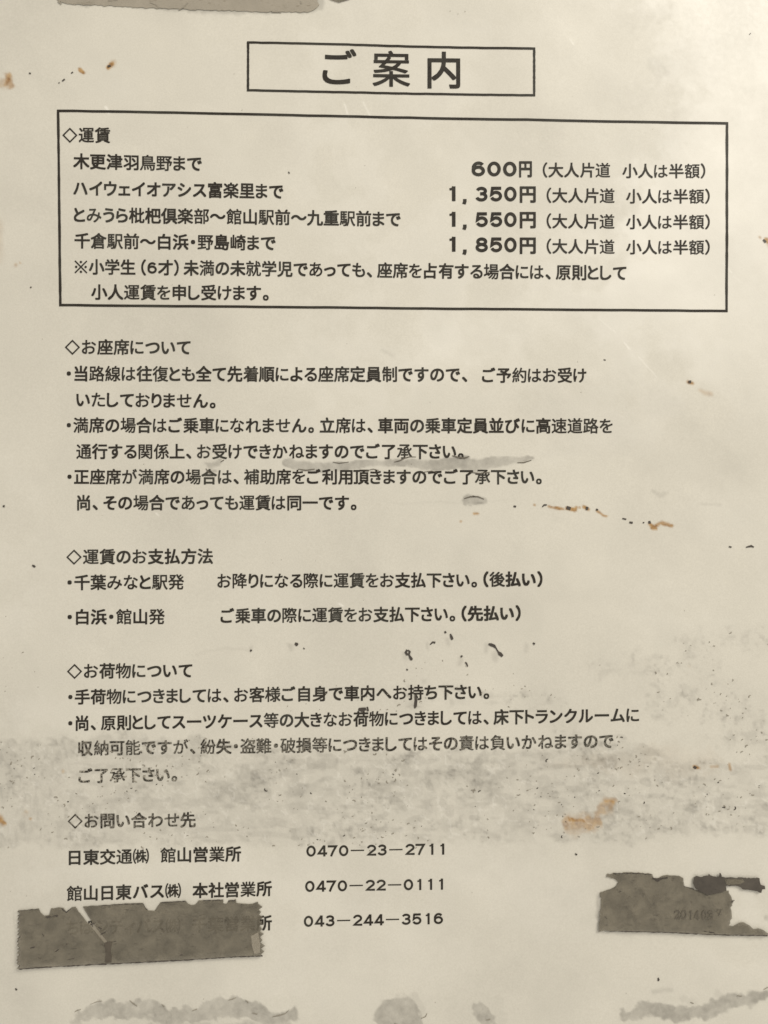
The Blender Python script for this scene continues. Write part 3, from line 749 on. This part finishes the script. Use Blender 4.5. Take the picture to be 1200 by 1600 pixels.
for (x0, y0, x1, y1, n) in [(20, 400, 90, 440, 0), (30, 1270, 100, 1300, 6), (0, 1000, 80, 1080, 8), (430, 1070, 900, 1110, 40), (640, 1030, 740, 1055, 10)]:
    for _ in range(n): softs.append(crescent(rnd.uniform(x0, x1), rnd.uniform(y0, y1), rnd.choice([.9, 1.3, 2])))
for _ in range(60): softs.append(crescent(rnd.uniform(0, 1200), rnd.uniform(0, 1600), rnd.uniform(.7, 1.0)))
stuff_mesh('dark_grit', darks, GRIT, notice)
stuff_mesh('fine_grit', softs, GRIT_SOFT, notice)

# ------------------------------------------------------------------ tapes
def zigzag(x0, y0, x1, y1, n, amp, rnd):
    out = []
    for i in range(n * 2 + 1):
        t = i / (n * 2)
        o_ = amp if i % 2 else 0
        out.append((x0 + (x1 - x0) * t + o_ * rnd.uniform(.6, 1.25), y0 + (y1 - y0) * t + rnd.uniform(-.7, .7)))
    return out
def edge_dirt(name, pts, w_, parent, lift, m=GRIT, seed=3):
    """ragged line of black dirt caught along a tape edge"""
    r_ = random.Random(seed)
    p = rough_outline(pts, 0.35, 3.0, r_, closed=False)
    q = [(x, y, max(0.25, w_ * r_.uniform(0.15, 1.1))) for x, y in p]
    return stroke_px(name, q, m, parent, lift=lift, thick=0.02 * MM)

# wide torn tape over the last address line
t1 = thing('torn_tape', 'long torn strip of dirty grey tape with zigzag ends covering the last address line', 'tape')
rz = random.Random(5)
top1 = [(29, 1421), (62, 1418), (65, 1424), (70, 1429), (78, 1428), (81, 1418), (92, 1416.5), (100, 1417), (104, 1423), (109, 1420), (113, 1416), (119, 1415.5),
        (124, 1423), (131, 1431), (137, 1439), (144, 1446), (151, 1455), (158, 1463), (164, 1471), (169, 1469), (161, 1459), (153, 1449), (146, 1440), (139, 1430), (134, 1421), (131, 1415),
        (160, 1413), (175, 1412), (200, 1410.5), (224, 1410), (227, 1416), (232, 1421.5), (242, 1422), (247, 1415), (251, 1409), (270, 1408), (291, 1406.5),
        (294, 1411), (299, 1413), (306, 1412), (311, 1405.5), (330, 1405), (349, 1404), (350, 1410), (354, 1410.5), (358, 1405.5), (369, 1404), (370, 1409), (380, 1411), (392, 1411.5), (403, 1408)]
right1 = zigzag(404, 1411, 409, 1488, 9, 5.5, rz)
right1 = right1[:7] + [(x - 0.5, y) for x, y in right1[7:]]
bot1 = [(411, 1491), (380, 1492), (320, 1495.5), (200, 1501.5), (100, 1506), (60, 1508), (33, 1510)]
left1 = zigzag(29, 1508, 29, 1423, 15, 4.5, rz)
out1 = rough_outline(top1, 0.45, 3.5, rz, closed=False) + right1 + rough_outline(bot1, 0.25, 6, rz, closed=False) + left1
def rise1(x, y): return (0.55 * max(0, (y - 1425) / 80) + 0.35 * max(0, (60 - x) / 60)) * MM
slab_px('backing', out1, 0.16 * MM, 0.12 * MM, TAPE, t1, rise1)
L1 = 0.30 * MM
def ed(name, pts, w_, t_, rise=None, seed=3, m=GRIT):
    r_ = random.Random(seed); p = rough_outline(pts, 0.3, 3.0, r_, closed=False)
    left = []; right = []
    for (x, y) in p:
        a = max(0.2, w_ * r_.uniform(0.1, 1.1)); left.append((x, y - a)); right.append((x + .1, y + a))
    return slab_px(name, left + right[::-1], L1, 0.02 * MM, m, t_, rise)
ed('edge_dirt', bot1, 1.0, t1, rise1, 4)
ed('edge_dirt', [(160, 1413.4), (200, 1411), (223, 1410.6)], 0.9, t1, rise1, 5)
ed('edge_dirt', [(252, 1409.5), (270, 1408.6), (290, 1407)], 0.9, t1, rise1, 6)
ed('edge_dirt', [(30, 1421.6), (60, 1418.8)], 0.6, t1, rise1, 7)
ed('edge_dirt', [(98, 1418), (102, 1421), (105, 1424), (108, 1421), (112, 1418)], 1.6, t1, rise1, 8)
ed('edge_dirt', [(318, 1405.6), (349, 1404.8)], 0.7, t1, rise1, 9)
ed('edge_dirt', [(357, 1406.5), (368, 1405.2)], 1.5, t1, rise1, 10)
ed('edge_dirt', [(72, 1431), (80, 1431), (92, 1429)], 1.7, t1, rise1, 11)
ed('edge_dirt', [(224, 1411), (229, 1419), (232, 1421)], 1.3, t1, rise1, 12)
for k in range(0, len(left1) - 1, 2):
    x, y = left1[k + 1]; ed('edge_dirt', [(x - 3.0, y + 2), (x - .2, y - 1)], 0.8, t1, rise1, 20 + k)
# dark fold hanging from the tear, fibres bridging it, creases
slab_px('fold', rough_outline([(164, 1472), (169, 1469), (177, 1469), (175, 1480), (176.5, 1500.5), (166, 1501), (167, 1485)], 0.4, 4, rz), L1, 0.03 * MM,
        tape_material('folded_tape', (0.085, 0.068, 0.048, 1), (0.13, 0.108, 0.078, 1), (0.05, 0.04, 0.028, 1), 0.8), t1, rise1)
for a_ in ([(142, 1443), (150, 1440)], [(155, 1447), (160, 1449)], [(158, 1458), (168, 1453)], [(171, 1470), (183, 1468)], [(143, 1441), (147, 1446)],
           [(68, 1456), (71, 1460)], [(62, 1493), (67, 1494)], [(108, 1496), (118, 1494)], [(88, 1484), (94, 1480)], [(311, 1429), (321, 1427)],
           [(244, 1464), (252, 1466)], [(282, 1489), (286, 1489)], [(301, 1458), (304, 1458)], [(234, 1452), (238, 1452)], [(50, 1478), (58, 1476)], [(105, 1472), (108, 1472)]):
    ed('dirt_fleck', a_, 1.0, t1, rise1, int(a_[0][0]))
slab_px('clear_corner', rough_outline([(143, 1440), (150, 1446), (160, 1457), (170, 1468), (165, 1472), (157, 1464), (148, 1452), (139, 1442)], .5, 3, rz), 0.20 * MM, 0.02 * MM,
        tape_material('thin_torn_tape', (0.32, 0.28, 0.21, 1), (0.42, 0.38, 0.30, 1), (0.16, 0.13, 0.1, 1), 0.6), t1, rise1)
# see-through corner at the right end
slab_px('clear_corner', rough_outline([(393, 1460), (404, 1455), (406, 1466), (407, 1472), (407, 1486), (398, 1488), (394, 1475)], .4, 4, rz), L1, 0.02 * MM,
        tape_material('thin_tape', (0.42, 0.375, 0.29, 1), (0.48, 0.43, 0.34, 1), (0.3, 0.26, 0.2, 1), 0.45), t1, rise1)

# right tape
t2 = thing('torn_tape', 'ragged piece of dirty grey tape with a faint date stamp at the lower right', 'tape')
out2 = [(948, 1364), (964, 1362.6), (990, 1362), (1018, 1364.5), (1020, 1370), (1026, 1372), (1032, 1369), (1042.5, 1365.7), (1060, 1367), (1067, 1371.5), (1067.5, 1384), (1083, 1388.5),
        (1102, 1393.7), (1123, 1389), (1137, 1391), (1141, 1400), (1144, 1407.7), (1140.5, 1417), (1142, 1426), (1141, 1433), (1137, 1442.7), (1143, 1444.5), (1153, 1440.5), (1161.5, 1439),
        (1168, 1443), (1174, 1448.5), (1183, 1449), (1190.7, 1451), (1199, 1457), (1214, 1458), (1214, 1460), (1193, 1460), (1130, 1458.5), (1037, 1454.5), (943, 1452.5), (934, 1453.5),
        (936, 1430), (938, 1410), (937, 1392.5), (955, 1388), (962, 1382), (966, 1377), (958, 1372), (947, 1369)]
def rise2(x, y): return 0.35 * max(0, (y - 1400) / 60) * MM
slab_px('backing', rough_outline(out2, 0.9, 3.2, rz), 0.16 * MM, 0.12 * MM, TAPE, t2, rise2)
ed('edge_dirt', [(943, 1452.5), (1037, 1454.2), (1130, 1458), (1196, 1459.5)], 0.9, t2, rise2, 31)
ed('edge_dirt', [(958, 1363.6), (985, 1363), (1016, 1365)], 0.9, t2, rise2, 32)
ed('edge_dirt', [(1018, 1371), (1026, 1374), (1034, 1371), (1042, 1370)], 2.6, t2, rise2, 33)
ed('edge_dirt', [(1067, 1383), (1083, 1388)], 1.0, t2, rise2, 34)
ed('edge_dirt', [(1066, 1372), (1068, 1384)], 0.8, t2, rise2, 35)
for a_ in ([(944, 1430), (947, 1433)], [(988, 1415), (991, 1413)], [(981, 1400), (984, 1399)], [(1078, 1407), (1080, 1409)], [(1098, 1452), (1114, 1455)], [(1141, 1408), (1146, 1405)], [(1142, 1431), (1143, 1434)], [(966, 1392), (969, 1391)]):
    ed('dirt_fleck', a_, 0.9, t2, rise2, int(a_[0][0]))
for L in STAMP:
    px, py, lay, faces = set_line(L)
    mesh_px('date_stamp', px, py, faces, PRINT_FAINT, t2, lay + 0.16 * MM + 0.12 * MM + 0.18 * MM)

# blackened remnant above it
t3 = thing('tape_remnant', 'narrow blackened shred of tape above the right-hand tape piece', 'tape')
out3 = [(1081, 1376), (1083, 1369), (1086, 1366), (1091, 1368), (1098, 1367), (1104, 1366), (1105, 1362.5), (1107, 1366), (1121, 1368), (1122, 1362), (1124.5, 1363), (1125, 1368.5), (1137, 1369),
        (1160, 1369.5), (1183.6, 1370), (1185, 1375), (1186, 1380), (1193, 1382), (1193, 1387), (1189, 1388), (1187, 1392.5), (1182, 1391), (1176, 1389), (1166, 1388), (1158, 1387), (1153, 1382.5), (1143, 1382), (1131, 1382.5),
        (1133, 1389), (1127, 1391), (1118, 1394), (1104, 1396), (1092, 1391), (1084, 1386)]
slab_px('backing', rough_outline(out3, 0.8, 2.6, rz), 0.52 * MM, 0.10 * MM, TAPE_DARK, t3)
slab_px('worn_patch', rough_outline([(1129, 1371.5), (1158, 1371.5), (1161, 1375), (1154, 1379.5), (1133, 1380)], 0.7, 3, rz), 0.64 * MM, 0.02 * MM, TAPE, t3)

# pale strip along the top
t4 = thing('tape_strip', 'pale grey tape strip with soft lower edge along the top of the notice', 'tape')
out4 = [(91, 1), (97, 4), (110, 8), (160, 11), (250, 15), (330, 17), (420, 19), (470, 20), (486, 19), (496, 14), (498, 8), (496, 3), (500, -4), (506, -60), (80, -66), (84, -10)]
slab_px('backing', rough_outline(out4, 1.2, 4, rz), 0.12 * MM, 0.06 * MM, TAPE_PALE, t4)
for a_ in ([(92, 3), (97, 8)], [(235, 6), (243, 9), (250, 14)], [(280, 17), (288, 13), (294, 6)], [(469, 3), (471, 8)], [(170, 3), (185, 2)], [(312, 1), (318, 0)], [(425, 19), (440, 20)]):
    stroke_px('dirt_fleck', [(x, y, rz.uniform(.5, 1.3)) for x, y in a_], GRIT_SOFT, t4, lift=0.2 * MM)
t5 = thing('tape_remnant', 'tiny dark scrap of tape at the top edge right of the pale strip', 'tape')
slab_px('backing', rough_outline([(512, -2), (520, 2), (530, 4.5), (538, 3), (552, -3), (560, -20), (520, -22)], .8, 3, rz), 0.14 * MM, 0.08 * MM, TAPE, t5)
